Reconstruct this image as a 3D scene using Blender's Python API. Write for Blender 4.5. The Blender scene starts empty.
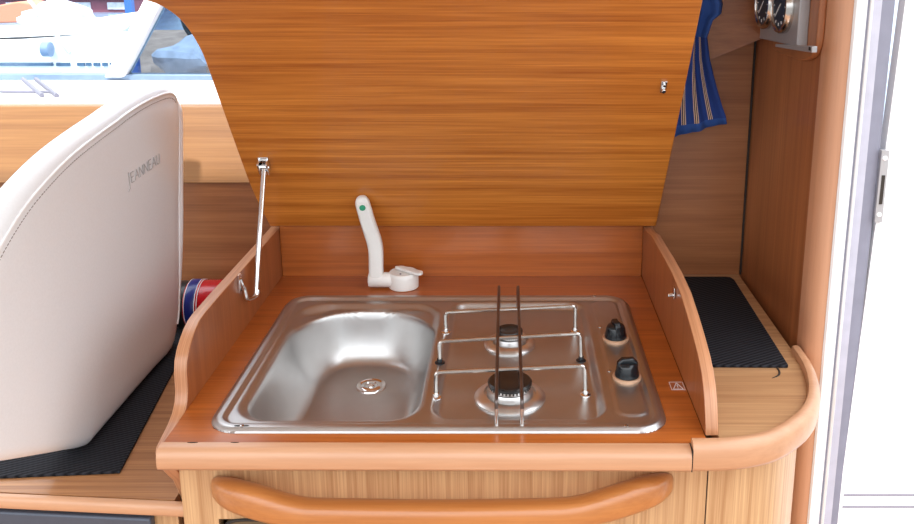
import bpy, bmesh, math, random
from mathutils import Vector, Matrix
random.seed(4)
C = bpy.context.scene.collection
S = bpy.context.scene

# ------------------------------------------------------------------ materials
def new_mat(name):
    m = bpy.data.materials.new(name); m.use_nodes = True
    nt = m.node_tree; b = nt.nodes['Principled BSDF']
    return m, nt, b

def plain(name, col, rough=.5, metal=0., coat=0., var=.06, scale=40., bump=0.):
    m, nt, b = new_mat(name)
    tc = nt.nodes.new('ShaderNodeTexCoord'); n = nt.nodes.new('ShaderNodeTexNoise')
    n.inputs['Scale'].default_value = scale; n.inputs['Detail'].default_value = 4
    nt.links.new(tc.outputs['Object'], n.inputs['Vector'])
    r = nt.nodes.new('ShaderNodeValToRGB')
    r.color_ramp.elements[0].position = .3; r.color_ramp.elements[1].position = .7
    r.color_ramp.elements[0].color = [c*(1-var) for c in col]+[1]
    r.color_ramp.elements[1].color = [min(1, c*(1+var)) for c in col]+[1]
    nt.links.new(n.outputs['Fac'], r.inputs['Fac']); nt.links.new(r.outputs['Color'], b.inputs['Base Color'])
    b.inputs['Roughness'].default_value = rough; b.inputs['Metallic'].default_value = metal
    b.inputs['Coat Weight'].default_value = coat; b.inputs['Coat Roughness'].default_value = .1
    if bump:
        bp = nt.nodes.new('ShaderNodeBump'); bp.inputs['Strength'].default_value = bump; bp.inputs['Distance'].default_value = .001
        nt.links.new(n.outputs['Fac'], bp.inputs['Height']); nt.links.new(bp.outputs['Normal'], b.inputs['Normal'])
    return m

def wood(name, dark, light, axis='X', rough=.35, coat=.2, across=55., along=2.2, fine=260., spec=.5, lo=.3, hi=.72, fmix=.4, lamin=False):
    """streaked veneer, the grain running along one axis"""
    m, nt, b = new_mat(name)
    tc = nt.nodes.new('ShaderNodeTexCoord')
    def streak(ac, al, det):
        mp = nt.nodes.new('ShaderNodeMapping')
        sc = [ac, ac, ac]; sc['XYZ'.index(axis)] = al
        if lamin: sc = [ac*2.2, 5., 5.]
        mp.inputs['Scale'].default_value = sc
        nt.links.new(tc.outputs['Object'], mp.inputs['Vector'])
        n = nt.nodes.new('ShaderNodeTexNoise'); n.inputs['Scale'].default_value = 1.
        n.inputs['Detail'].default_value = det; n.inputs['Roughness'].default_value = .6
        n.inputs['Distortion'].default_value = .3
        nt.links.new(mp.outputs['Vector'], n.inputs['Vector']); return n
    a = streak(across, along, 5.); f = streak(fine, along*3, 3.)
    mx = nt.nodes.new('ShaderNodeMix'); mx.data_type = 'FLOAT'; mx.inputs[0].default_value = fmix
    nt.links.new(a.outputs['Fac'], mx.inputs[2]); nt.links.new(f.outputs['Fac'], mx.inputs[3])
    r = nt.nodes.new('ShaderNodeValToRGB')
    r.color_ramp.elements[0].position = lo; r.color_ramp.elements[1].position = hi
    r.color_ramp.elements[0].color = list(dark)+[1]; r.color_ramp.elements[1].color = list(light)+[1]
    nt.links.new(mx.outputs[0], r.inputs['Fac']); nt.links.new(r.outputs['Color'], b.inputs['Base Color'])
    b.inputs['Roughness'].default_value = rough; b.inputs['Coat Weight'].default_value = coat
    b.inputs['Coat Roughness'].default_value = .12; b.inputs['Specular IOR Level'].default_value = spec
    bp = nt.nodes.new('ShaderNodeBump'); bp.inputs['Strength'].default_value = .08; bp.inputs['Distance'].default_value = .001
    nt.links.new(f.outputs['Fac'], bp.inputs['Height']); nt.links.new(bp.outputs['Normal'], b.inputs['Normal'])
    return m

def srgb(r, g, b):
    f = lambda c: (c/255/12.92 if c/255 <= .04045 else ((c/255+.055)/1.055)**2.4)
    return (f(r), f(g), f(b))

M = {}
M['lid'] = wood('lid_veneer', srgb(166, 90, 26), srgb(220, 140, 58), 'X', rough=.4, coat=.2, across=62, along=1.6, lo=.36, hi=.66)
M['top'] = wood('worktop_veneer', srgb(138, 68, 24), srgb(192, 108, 46), 'X', rough=.3, coat=.2, across=60, along=2.)
M['panelx'] = wood('wall_veneer', srgb(128, 76, 42), srgb(172, 112, 68), 'X', rough=.4, coat=.15, across=48, along=1.6)
M['panelz'] = wood('bulkhead_veneer', srgb(136, 80, 45), srgb(176, 112, 68), 'Z', rough=.4, coat=.15, across=60, along=1.6)
M['side'] = wood('side_panel_veneer', srgb(132, 72, 38), srgb(170, 102, 60), 'Z', rough=.35, coat=.2, across=60, along=2.5)
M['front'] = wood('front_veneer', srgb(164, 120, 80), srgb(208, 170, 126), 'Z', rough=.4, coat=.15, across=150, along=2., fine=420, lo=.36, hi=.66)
M['shelf'] = wood('shelf_veneer', srgb(160, 114, 76), srgb(200, 158, 114), 'X', rough=.4, coat=.15, across=120, along=2., fine=400, lo=.36, hi=.66)
M['locker'] = wood('locker_veneer', srgb(138, 90, 54), srgb(182, 130, 84), 'X', rough=.4, coat=.15, across=120, along=2., fine=400, lo=.36, hi=.66)
M['trim'] = wood('beech_moulding', srgb(182, 133, 98), srgb(200, 152, 116), 'X', rough=.35, coat=.2, across=60, along=4., fmix=.3)
M['post'] = wood('beech_post', srgb(192, 140, 106), srgb(210, 158, 124), 'Z', rough=.35, coat=.2, across=50, along=2., fmix=.3)
M['edge'] = wood('ply_edge', srgb(158, 102, 66), srgb(206, 150, 110), 'Z', rough=.35, coat=.2, across=160, along=3., lamin=True)
M['rail'] = wood('handle_wood', srgb(160, 96, 46), srgb(188, 122, 66), 'X', rough=.3, coat=.35, across=40, along=3.)
M['sill'] = wood('sill_veneer', srgb(124, 81, 42), srgb(158, 112, 64), 'X', rough=.4, coat=.1, across=48, along=1.6)
M['gap'] = plain('dark_joint', (.02, .014, .01), .7)
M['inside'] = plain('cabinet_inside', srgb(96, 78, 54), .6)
M['steel'] = plain('brushed_steel', (.53, .525, .52), .36, 1., var=.03, scale=25)
M['chrome'] = plain('chrome', (.8, .8, .8), .1, 1., var=.02)
M['wire'] = plain('support_wire', (.55, .52, .49), .18, 1., var=.1)
M['wiredark'] = plain('burnt_wire', (.16, .13, .12), .3, .9, var=.2)
M['alu'] = plain('burner_aluminium', (.72, .71, .70), .3, 1., var=.03)
M['enamel'] = plain('black_enamel', (.012, .011, .011), .25, 0., var=.1)
M['blackplastic'] = plain('black_plastic', (.006, .009, .012), .2, 0., var=.1)
M['bezel'] = plain('knob_collar', srgb(206, 168, 138), .4, .3)
M['whiteplastic'] = plain('white_plastic', (.80, .79, .77), .35, 0., var=.02)
M['green'] = plain('green_dot', srgb(40, 150, 110), .4)
M['white'] = plain('white_gelcoat', (.86, .86, .87), .35, 0., var=.02)
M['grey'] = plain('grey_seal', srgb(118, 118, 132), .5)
M['jambshade'] = plain('jamb_recess_shade', srgb(170, 170, 184), .5)  # shade of the door-jamb recess, put into the colour
M['leather'] = plain('white_leather', (.84, .86, .88), .42, 0., var=.02, scale=300, bump=.06)
M['piping'] = plain('white_piping', (.93, .94, .95), .35, 0., var=.02)
M['thread'] = plain('grey_thread', srgb(150, 144, 140), .7)
M['ink'] = plain('grey_print', srgb(180, 177, 177), .6)
M['greypanel'] = plain('grey_metal', srgb(74, 80, 92), .45, .2)
M['red'] = plain('red_tin', srgb(176, 14, 24), .25, 0., .3)
M['navy'] = plain('blue_tin', srgb(16, 34, 110), .3, 0., .2)
M['black'] = plain('black_cap', (.008, .008, .009), .35)
M['whiteprint'] = plain('white_print', (.75, .75, .78), .5)
M['gaugegrey'] = plain('satin_plate', srgb(168, 166, 168), .4, .4, var=.03)
M['dial'] = plain('dial_face', srgb(36, 52, 66), .4)
M['needle'] = plain('dial_marks', (.8, .8, .8), .5)
M['ceil'] = plain('headliner', srgb(226, 222, 214), .8)
M['sole'] = wood('cabin_sole', srgb(128, 84, 48), srgb(160, 110, 68), 'X', across=30)
M['bulk'] = plain('dark_red_band', srgb(120, 30, 40), .6)

M['sea'] = plain('harbour_water', srgb(120, 150, 176), .15, 0., var=.25, scale=1.2)
M['deck'] = plain('side_deck', (.82, .83, .85), .5, var=.03)
M['toe'] = plain('toe_rail', srgb(120, 142, 168), .35, .3)
M['hull'] = plain('white_hull', (.80, .84, .88), .3, var=.02, scale=2)
M['stripe'] = plain('hull_stripe', srgb(60, 92, 120), .4)
M['rock'] = plain('grey_rock', srgb(176, 150, 132), .9, var=.25, scale=4, bump=.5)
M['bush'] = plain('dark_bush', srgb(60, 76, 84), .9, var=.5, scale=14)
M['brick'] = plain('red_shed', srgb(120, 66, 84), .8, var=.2, scale=1.5)
M['bluepaint'] = plain('blue_paint', srgb(40, 96, 170), .5)
M['orange'] = plain('orange_cover', srgb(210, 130, 100), .7)
M['cover'] = plain('grey_cover', srgb(186, 192, 204), .8, var=.2, scale=6)

def mat_mat(name):
    m, nt, b = new_mat(name)
    tc = nt.nodes.new('ShaderNodeTexCoord'); mp = nt.nodes.new('ShaderNodeMapping')
    mp.inputs['Rotation'].default_value = (0, 0, math.radians(62))
    nt.links.new(tc.outputs['Object'], mp.inputs['Vector'])
    w = nt.nodes.new('ShaderNodeTexWave'); w.inputs['Scale'].default_value = 46.; w.inputs['Distortion'].default_value = .3
    w.bands_direction = 'X'
    w2 = nt.nodes.new('ShaderNodeTexWave'); w2.inputs['Scale'].default_value = 46.; w2.bands_direction = 'Y'
    nt.links.new(mp.outputs['Vector'], w.inputs['Vector']); nt.links.new(mp.outputs['Vector'], w2.inputs['Vector'])
    mx = nt.nodes.new('ShaderNodeMix'); mx.data_type = 'FLOAT'; mx.inputs[0].default_value = .12
    nt.links.new(w.outputs['Fac'], mx.inputs[2]); nt.links.new(w2.outputs['Fac'], mx.inputs[3])
    r = nt.nodes.new('ShaderNodeValToRGB')
    r.color_ramp.elements[0].color = (.002, .002, .003, 1); r.color_ramp.elements[1].color = (.034, .035, .042, 1)
    nt.links.new(mx.outputs[0], r.inputs['Fac']); nt.links.new(r.outputs['Color'], b.inputs['Base Color'])
    b.inputs['Roughness'].default_value = .8; b.inputs['Specular IOR Level'].default_value = .15
    bp = nt.nodes.new('ShaderNodeBump'); bp.inputs['Strength'].default_value = .6; bp.inputs['Distance'].default_value = .002
    nt.links.new(mx.outputs[0], bp.inputs['Height']); nt.links.new(bp.outputs['Normal'], b.inputs['Normal'])
    return m
M['mat'] = mat_mat('ribbed_rubber')

def glass(name, tint, gloss=.12):
    m, nt, b = new_mat(name)
    nt.nodes.remove(b); out = nt.nodes['Material Output']
    t = nt.nodes.new('ShaderNodeBsdfTransparent'); t.inputs['Color'].default_value = tint+(1,)
    g = nt.nodes.new('ShaderNodeBsdfGlossy'); g.inputs['Roughness'].default_value = .03
    fr = nt.nodes.new('ShaderNodeFresnel'); fr.inputs['IOR'].default_value = 1.35
    mx = nt.nodes.new('ShaderNodeMixShader')
    nt.links.new(fr.outputs['Fac'], mx.inputs['Fac']); nt.links.new(t.outputs[0], mx.inputs[1]); nt.links.new(g.outputs[0], mx.inputs[2])
    nt.links.new(mx.outputs[0], out.inputs['Surface'])
    return m
M['clear'] = glass('clear_glass', (.95, .97, .98))
M['tinted'] = glass('tinted_glass', (.46, .54, .62))

def towel_mat():
    m, nt, b = new_mat('striped_towel')
    tc = nt.nodes.new('ShaderNodeTexCoord'); sp = nt.nodes.new('ShaderNodeSeparateXYZ')
    nt.links.new(tc.outputs['UV'], sp.inputs[0])
    r = nt.nodes.new('ShaderNodeValToRGB'); cr = r.color_ramp; cr.interpolation = 'CONSTANT'
    blue = srgb(30, 62, 136)+(1,); tan = srgb(212, 184, 160)+(1,); dk = srgb(22, 26, 54)+(1,)
    stops = [(0, blue)]
    for c in (.14, .38, .68):
        stops += [(c, tan), (c+.016, dk), (c+.032, tan), (c+.048, dk), (c+.064, tan), (c+.080, blue)]
    cr.elements[0].color = blue; cr.elements[1].position = stops[1][0]; cr.elements[1].color = stops[1][1]
    for p, c in stops[2:]:
        e = cr.elements.new(p); e.color = c
    nt.links.new(sp.outputs['X'], r.inputs['Fac'])
    # stripes only on the lower band of the cloth
    lt = nt.nodes.new('ShaderNodeMath'); lt.operation = 'LESS_THAN'; lt.inputs[1].default_value = .50
    nt.links.new(sp.outputs['Y'], lt.inputs[0])
    gt = nt.nodes.new('ShaderNodeMath'); gt.operation = 'GREATER_THAN'; gt.inputs[1].default_value = .07
    nt.links.new(sp.outputs['Y'], gt.inputs[0])
    ml = nt.nodes.new('ShaderNodeMath'); ml.operation = 'MULTIPLY'
    nt.links.new(lt.outputs[0], ml.inputs[0]); nt.links.new(gt.outputs[0], ml.inputs[1])
    bl = nt.nodes.new('ShaderNodeMix'); bl.data_type = 'RGBA'
    bl.inputs[6].default_value = srgb(44, 84, 158)+(1,)
    nt.links.new(ml.outputs[0], bl.inputs[0]); nt.links.new(r.outputs['Color'], bl.inputs[7])
    nt.links.new(bl.outputs[2], b.inputs['Base Color']); b.inputs['Roughness'].default_value = .85
    return m
M['towel'] = towel_mat()

# ------------------------------------------------------------------ helpers
def thing(name, label, cat, loc=(0, 0, 0), group=None, kind=None):
    o = bpy.data.objects.new(name, None); C.objects.link(o); o.location = loc
    o.empty_display_size = .05
    if label: o['label'] = label
    if cat: o['category'] = cat
    if group: o['group'] = group
    if kind: o['kind'] = kind
    return o

def worldloc(o):
    v = Vector((0, 0, 0))
    while o: v += o.location; o = o.parent
    return v

def obj(name, bm, mat, parent=None, smooth=False, angle=35, bevel=0, loc=None, label=None, cat=None, group=None, kind=None, seg=2):
    """bm is in world coordinates; origin goes to loc (or the centre of its base)"""
    bmesh.ops.recalc_face_normals(bm, faces=bm.faces)
    vs = [v.co for v in bm.verts]
    if loc is None:
        lo = [min(v[i] for v in vs) for i in range(3)]; hi = [max(v[i] for v in vs) for i in range(3)]
        loc = ((lo[0]+hi[0])/2, (lo[1]+hi[1])/2, lo[2])
    loc = Vector(loc)
    bmesh.ops.translate(bm, verts=bm.verts, vec=-loc)
    me = bpy.data.meshes.new(name); bm.to_mesh(me); bm.free()
    for m in (mat if isinstance(mat, (list, tuple)) else [mat]): me.materials.append(m)
    o = bpy.data.objects.new(name, me); C.objects.link(o)
    o.location = loc - (worldloc(parent) if parent else Vector((0, 0, 0)))
    if parent: o.parent = parent
    if bevel:
        b = o.modifiers.new('bevel', 'BEVEL'); b.width = bevel; b.segments = seg; b.limit_method = 'ANGLE'; b.angle_limit = math.radians(40)
        smooth = True
    if smooth:
        me.shade_smooth()
        try: me.set_sharp_from_angle(angle=math.radians(angle))
        except Exception: pass
    if label: o['label'] = label
    if cat: o['category'] = cat
    if group: o['group'] = group
    if kind: o['kind'] = kind
    return o

def add_box(bm, x0, x1, y0, y1, z0, z1):
    v = [bm.verts.new((x, y, z)) for z in (z0, z1) for y in (y0, y1) for x in (x0, x1)]
    for f in ((0, 2, 3, 1), (4, 5, 7, 6), (0, 1, 5, 4), (2, 6, 7, 3), (0, 4, 6, 2), (1, 3, 7, 5)):
        bm.faces.new([v[i] for i in f])
    return bm
def box(*a): return add_box(bmesh.new(), *a)

def prism(pts, f0, f1=None, bm=None):
    """polygon pts mapped by f0 and f1 (functions 2D->3D), joined as a solid"""
    bm = bm or bmesh.new()
    a = [bm.verts.new(f0(p)) for p in pts]; b = [bm.verts.new(f1(p)) for p in pts]
    n = len(pts)
    bm.faces.new(a); bm.faces.new(b)
    for i in range(n): bm.faces.new((a[i], a[(i+1) % n], b[(i+1) % n], b[i]))
    return bm
def prism_z(pts, z0, z1, bm=None): return prism(pts, lambda p: (p[0], p[1], z0), lambda p: (p[0], p[1], z1), bm)
def prism_x(pts, x0, x1, bm=None): return prism(pts, lambda p: (x0, p[0], p[1]), lambda p: (x1, p[0], p[1]), bm)
def prism_y(pts, y0, y1, bm=None): return prism(pts, lambda p: (p[0], y0, p[1]), lambda p: (p[0], y1, p[1]), bm)

def fillet(pts, r, n=5, closed=False):
    out = []; L = len(pts); pts = [Vector(p) for p in pts]
    for i in range(L):
        if not closed and i in (0, L-1): out.append(pts[i]); continue
        p, a, b = pts[i], pts[i-1], pts[(i+1) % L]
        da, db = (a-p), (b-p); rr = min(r, da.length*.48, db.length*.48)
        A, B = p+da.normalized()*rr, p+db.normalized()*rr
        for k in range(n+1):
            t = k/n; out.append(A*(1-t)**2 + p*2*t*(1-t) + B*t*t)
    return out

def smooth_path(pts, n=6, closed=False):
    """Catmull-Rom through the points"""
    P = [Vector(p) for p in pts]; L = len(P); out = []
    rng = range(L if closed else L-1)
    for i in rng:
        if closed: p0, p1, p2, p3 = P[i-1], P[i], P[(i+1) % L], P[(i+2) % L]
        else: p0, p1, p2, p3 = P[max(i-1, 0)], P[i], P[i+1], P[min(i+2, L-1)]
        for k in range(n):
            t = k/n
            out.append(.5*((2*p1)+(p2-p0)*t+(2*p0-5*p1+4*p2-p3)*t*t+(3*p1-p0-3*p2+p3)*t**3))
    if not closed: out.append(P[-1])
    return out

def add_tube(bm, pts, r, n=10, caps=True):
    pts = [Vector(p) for p in pts]; rings = []
    up = None
    for i, p in enumerate(pts):
        t = (pts[min(i+1, len(pts)-1)]-pts[max(i-1, 0)]).normalized()
        if up is None:
            up = Vector((0, 0, 1)) if abs(t.z) < .9 else Vector((0, 1, 0))
        s = t.cross(up).normalized(); up = s.cross(t).normalized()
        rr = r[i] if isinstance(r, (list, tuple)) else r
        rings.append([bm.verts.new(p+(s*math.cos(a)+up*math.sin(a))*rr) for a in [2*math.pi*k/n for k in range(n)]])
    for a, b in zip(rings, rings[1:]):
        for k in range(n): bm.faces.new((a[k], a[(k+1) % n], b[(k+1) % n], b[k]))
    if caps: bm.faces.new(rings[0]); bm.faces.new(rings[-1])
    return bm
def tube(pts, r, n=10): return add_tube(bmesh.new(), pts, r, n)

def add_lathe(bm, prof, c=(0, 0, 0), n=32, axis='Z'):
    c = Vector(c); rings = []
    def P(r, h, a):
        if axis == 'Z': return c+Vector((r*math.cos(a), r*math.sin(a), h))
        if axis == 'X': return c+Vector((h, r*math.cos(a), r*math.sin(a)))
        return c+Vector((r*math.cos(a), h, r*math.sin(a)))
    for r, h in prof:
        if r < 1e-6: rings.append([bm.verts.new(P(0, h, 0))])
        else: rings.append([bm.verts.new(P(r, h, 2*math.pi*k/n)) for k in range(n)])
    for a, b in zip(rings, rings[1:]):
        for k in range(n):
            k2 = (k+1) % n
            f = [a[k % len(a)], a[k2 % len(a)], b[k2 % len(b)], b[k % len(b)]]
            g = []
            for v in f:
                if v not in g: g.append(v)
            if len(g) > 2: bm.faces.new(g)
    if len(rings[0]) > 1: bm.faces.new(rings[0])
    if len(rings[-1]) > 1: bm.faces.new(rings[-1])
    return bm
def lathe(prof, c=(0, 0, 0), n=32, axis='Z'): return add_lathe(bmesh.new(), prof, c, n, axis)

def sweep(path, section, bm=None):
    """section (offset across to the right of travel, height) swept along a level 2D path"""
    bm = bm or bmesh.new(); rings = []
    P = [Vector(p) for p in path]
    for i, p in enumerate(P):
        t = (P[min(i+1, len(P)-1)]-P[max(i-1, 0)]).normalized(); nrm = Vector((t.y, -t.x))
        rings.append([bm.verts.new((p.x+nrm.x*o, p.y+nrm.y*o, z)) for o, z in section])
    m = len(section)
    for a, b in zip(rings, rings[1:]):
        for k in range(m): bm.faces.new((a[k], a[(k+1) % m], b[(k+1) % m], b[k]))
    bm.faces.new(rings[0]); bm.faces.new(rings[-1])
    return bm

# ------------------------------------------------------------------ camera
F, U0, V0 = 860., 513., 160.
pitch = math.atan(206/860.)
cam = bpy.data.cameras.new('camera'); co = bpy.data.objects.new('camera', cam); C.objects.link(co)
cam.sensor_width = 36; cam.lens = F/914*36
cam.shift_x = -(U0-457)/914; cam.shift_y = -(262-V0)/914
cam.clip_start = .02; cam.clip_end = 500
co.location = (0, -1.0, .615); co.rotation_euler = (math.pi/2-pitch, 0, 0)
S.camera = co

# ------------------------------------------------------------------ the setting
ZF = -.95
obj('floor', box(-1.6, 1.6, -1.8, .72, ZF-.03, ZF), M['sole'], kind='structure')
obj('shading_ceiling', prism_z([(-1.6, -.55), (.50, -.55), (.50, .80), (-.40, .80), (-.40, .36), (-1.6, .36)], .80, .83), M['ceil'], kind='structure')  # unseen roof, edges cut to shade the galley and admit sun
# back wall: one veneered lining, set further back behind the seat
obj('wall_left', prism_z([(-1.6, .70), (-.475, .70), (-.475, .74), (-1.6, .74)], ZF, .160), M['panelx'], kind='structure')
obj('wall_back', box(-.4745, .47, .602, .64, ZF, .80), M['panelx'], kind='structure')
obj('trim_7', box(-.4745, -.44, .6402, 1.18, ZF, .80), M['panelx'], kind='structure')
# sloping wooden panel under the window
obj('trim_1', prism_x([(.694, .1605), (.774, .306), (.7965, .306), (.7965, .1605)], -1.6, -.477), M['sill'], kind='structure', bevel=.002)
# sloping board in the back right corner
bm = prism([(.20, .372), (.30, .408), (.352, .4215), (.4535, .467), (.4535, .66), (.20, .66)],
           lambda p: (p[0], .590-.16*max(0, p[0]-.30), p[1]), lambda p: (p[0], .601, p[1]))
obj('trim_2', bm, M['panelx'], kind='structure')
# bulkhead on the right with its rounded post
obj('wall_right', prism_z([(.4503, .62), (.4605, .2867), (.52, .2867), (.52, .62)], ZF, .80), M['panelz'], kind='structure')
pl = [(.4603, .2868), (.4608, .272), (.463, .259), (.468, .249), (.475, .243), (.483, .2405), (.500, .2405), (.500, .2868)]
obj('trim_3', prism_z(pl, ZF, .80), M['post'], kind='structure', smooth=True, angle=50)
# dark joint in the corner
obj('trim_4', box(.4470, .4502, .597, .6015, .0, .47), M['gap'], kind='structure')
# white door frame with a grey seal
fr = [(.4845, .2395), (.487, .236), (.502, .236), (.5035, .2385), (.5045, .244), (.5065, .244), (.508, .2385), (.511, .236),
      (.5112, .262), (.5112, .30), (.5005, .30), (.5005, .2395)]
obj('trim_5', prism_z(fr, ZF, .80), M['white'], kind='structure', smooth=True, angle=40)
obj('trim_8', prism_z([(.5114, .240), (.5245, .240), (.5270, .246), (.5270, .30), (.5114, .30)], ZF, .80), M['jambshade'], kind='structure')  # inner jamb: recess shade painted as a pale grey strip
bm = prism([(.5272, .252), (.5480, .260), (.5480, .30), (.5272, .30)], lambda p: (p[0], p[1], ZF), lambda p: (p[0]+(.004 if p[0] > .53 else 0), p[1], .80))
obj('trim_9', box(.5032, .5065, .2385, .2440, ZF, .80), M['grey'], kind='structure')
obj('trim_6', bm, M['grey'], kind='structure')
door = thing('door_1', None, None, (.9, .25, ZF), kind='structure')
def shear(p, z): return (p[0]+(.0237/.82)*(z+.27) if p[0] < .6 else p[0], p[1], z)
dz = [(ZF, -.2185), (-.2165, -.2065), (-.2045, .80)]
bm = prism([(.5415, .2575), (1.5, .2575), (1.5, .28), (.5415, .28)], lambda p: shear(p, ZF), lambda p: shear(p, .80))
obj('leaf', bm, M['white'], door)
bm = prism_z(fillet([(.5500, .2500), (.5620, .2500), (.5620, .2575), (.5500, .2575)], .001, 2, True), .218, .330)
for z0 in (-.2590, -.2815):
    obj('seam', box(.548, 1.5, .2570, .2580, z0, z0+.0035), M['grey'], door, label='grey seam across the door')
st = obj('strike_plate', bm, M['gaugegrey'], door, smooth=True, label='metal strike plate')
obj('slot', box(.5535, .5585, .2490, .2502, .247, .292), M['gap'], st)
for z in (.230, .318):
    obj('screw', lathe([(0, -.0012), (.003, -.0008), (.0038, 0)], (.556, .2500, z), 14, 'Y'), M['whiteprint'], st)

# window with its slanting mullion
WY = 1.15
win = thing('window_1', None, None, (-1.1, WY, .312), kind='structure')
obj('bottom_frame', prism_y([(-2.2, .307), (-.477, .307), (-.477, .3195), (-2.2, .3265)], WY-.005, WY+.03), M['toe'], win, bevel=.002)
obj('top_frame', box(-2.2, -.477, WY-.01, WY+.03, .78, .82), M['white'], win)
obj('mullion', prism_y([(-1.019, .316), (-.972, .316), (-.672, .80), (-.719, .80)], WY-.02, WY+.03), M['white'], win, bevel=.004)
obj('pane', prism_y([(-2.2, .318), (-1.0, .318), (-.70, .80), (-2.2, .80)], WY+.008, WY+.012), M['clear'], win)
obj('pane', prism_y([(-.99, .318), (-.477, .318), (-.477, .80), (-.69, .80)], WY+.008, WY+.012), M['tinted'], win, label='blue tinted triangular pane')
obj('trim_10', prism_x([(.797, .3065), (.797, .3115), (.800, .3145), (WY+.03, .3065), (WY+.03, .290), (.80, .290)], -2.2, -.477), M['white'], kind='structure', smooth=True, angle=40)

# ------------------------------------------------------------------ the worktop and what is fixed to it
wt = thing('worktop', 'orange-brown wooden galley worktop with raised curved sides around the sink', 'worktop', (0, .3, -.03))
XL, XR = -.4526, .252
HX0, HX1, HY0, HY1 = -.399, .1975, .030, .472          # cut-out for the sink
bm = bmesh.new()
for a in ((XL, HX0, -.003, .589), (HX1, XR, -.003, .589), (HX0, HX1, -.003, HY0), (HX0, HX1, HY1, .589)): add_box(bm, a[0], a[1], a[2], a[3], -.028, 0)
bmesh.ops.remove_doubles(bm, verts=bm.verts, dist=1e-5)
obj('board', bm, M['top'], wt)
obj('back_board', box(XL, XR, .5895, .6015, -.028, .103), M['top'], wt, bevel=.001)
# left side panel
lp = [(.6, .099), (.545, .099), (.34, .101), (.25, .102), (.175, .1015), (.155, .0995), (.1379, .0940), (.121, .0855), (.108, .0765), (.0975, .0645), (.0925, .050), (.0915, .036), (.0905, .022),
      (.085, .009), (.073, -.002), (.056, -.0085), (.034, -.0135), (.016, -.0175), (.011, -.0235), (.0125, -.0325), (.018, -.045), (.026, -.058), (.040, -.076), (.0545, -.093), (.066, -.117), (.078, -.145), (.080, -.20), (.080, -.9), (.6, -.9)]
def edged(pts, x0, x1):
    bm = prism_x(pts, x0, x1)
    bm.normal_update()
    for f in bm.faces: f.material_index = 0 if abs(f.normal.x) > .9 else 1
    return bm
obj('side_panel', edged(lp, -.4712, XL-.0003), [M['side'], M['edge']], wt, smooth=True, angle=30, bevel=.0012, label='left side panel with an S-curved front edge')
rp = [(.6, .104), (.545, .105), (.50, .1145), (.44, .117), (.36, .121), (.285, .1225), (.215, .118), (.16, .106), (.136, .100), (.105, .091), (.0774, .0815), (.055, .070), (.040, .057), (.030, .044), (.022, .028), (.0145, .010), (.0125, .0005), (.6, .0005)]
obj('side_panel', edged(rp, XR+.0003, .2695), [M['side'], M['edge']], wt, smooth=True, angle=30, bevel=.0012, label='right side panel with a rounded front')
sec = [(-.0005, .001), (.008, .0008), (.0145, -.0012), (.0185, -.0052), (.0205, -.0100), (.0210, -.023), (.0185, -.0275), (.012, -.029), (-.0005, -.029)]
obj('front_moulding', sweep([(XL-.002, -.0035), (.2275, -.0065)], sec), M['trim'], wt, smooth=True, angle=50, label='pale rounded front moulding')
obj('joint', box(.2277, .2290, -.025, -.005, -.0285, .0010), M['gap'], wt)
path = smooth_path([(.2292, -.0150), (.265, -.0145), (.300, -.009), (.335, .004), (.365, .026), (.398, .060), (.4235, .104), (.4400, .155), (.4480, .205), (.4495, .258)], 5)
sec = [(-.0075, -.03), (-.0075, .0075), (-.006, .0105), (-.001, .0115), (.004, .010), (.008, .006), (.0105, -.001), (.0105, -.022), (.008, -.028), (.003, -.03)]
obj('corner_rail', sweep(path, sec), M['trim'], wt, smooth=True, angle=50, label='curved raised corner rail')
sh = [(.2698, -.004)]+[(p.x-.004, p.y+.006) for p in path if p.x > .285]+[(.4455, .60), (.2698, .60)]
obj('side_shelf', prism_z(sh, -.028, -.0005), M['shelf'], wt, label='paler end shelf')
# finger notch in the end shelf
bm = tube(smooth_path([(.4035, .2035, -.0003), (.4035, .192, -.0003), (.398, .180, -.0003), (.386, .1715, -.0003)], 5), [.0016]*10+[.0014, .0012, .001, .0008, .0006, .0004], 6)
obj('notch', bm, M['gap'], wt, label='dark curved cut in the end shelf')
obj('wear_mark', prism_z(smooth_path([(-.421, -.0045), (-.414, -.0037), (-.407, -.0047), (-.414, -.0054)], 3, True), .0012, .0016), M['gap'], wt)
obj('wear_mark', prism_z(smooth_path([(-.365, -.0043), (-.359, -.0037), (-.354, -.0044), (-.359, -.0051)], 3, True), .0012, .0016), M['gap'], wt)
# little catch on the right panel
bm = bmesh.new(); add_box(bm, .2490, .2515, .246, .260, .094, .112); add_tube(bm, [(.249, .253, .099), (.241, .252, .098)], .0035, 10)
obj('catch', bm, M['chrome'], wt, bevel=.0008)
# outlined warning mark, leaning triangle with a stroke
bm = bmesh.new()
def stroke(bm, pts, w, z, h=.0003):
    for a, b in zip(pts, pts[1:]):
        a, b = Vector(a), Vector(b); t = (b-a).normalized(); n = Vector((-t.y, t.x))*w/2
        prism_z([a+n, b+n, b-n, a-n], z, z+h, bm)
WM = lambda L: [(.2405+(x-.2375)*.72, .147+(y-.161)*.72) for x, y in L]
stroke(bm, WM([(.2275, .148), (.2375, .1735), (.2475, .148), (.2275, .148)]), .0011, .0002)
stroke(bm, WM([(.2375, .1655), (.2375, .156)]), .0012, .0002); stroke(bm, WM([(.2375, .153), (.2375, .151)]), .0012, .0002)
stroke(bm, WM([(.2235, .177), (.2505, .177)]), .0008, .0002); stroke(bm, WM([(.2235, .177), (.2235, .145), (.2505, .145), (.2505, .177)]), .0008, .0002)
obj('warning_mark', bm, M['whiteprint'], wt, label='white outlined warning triangle')

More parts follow.
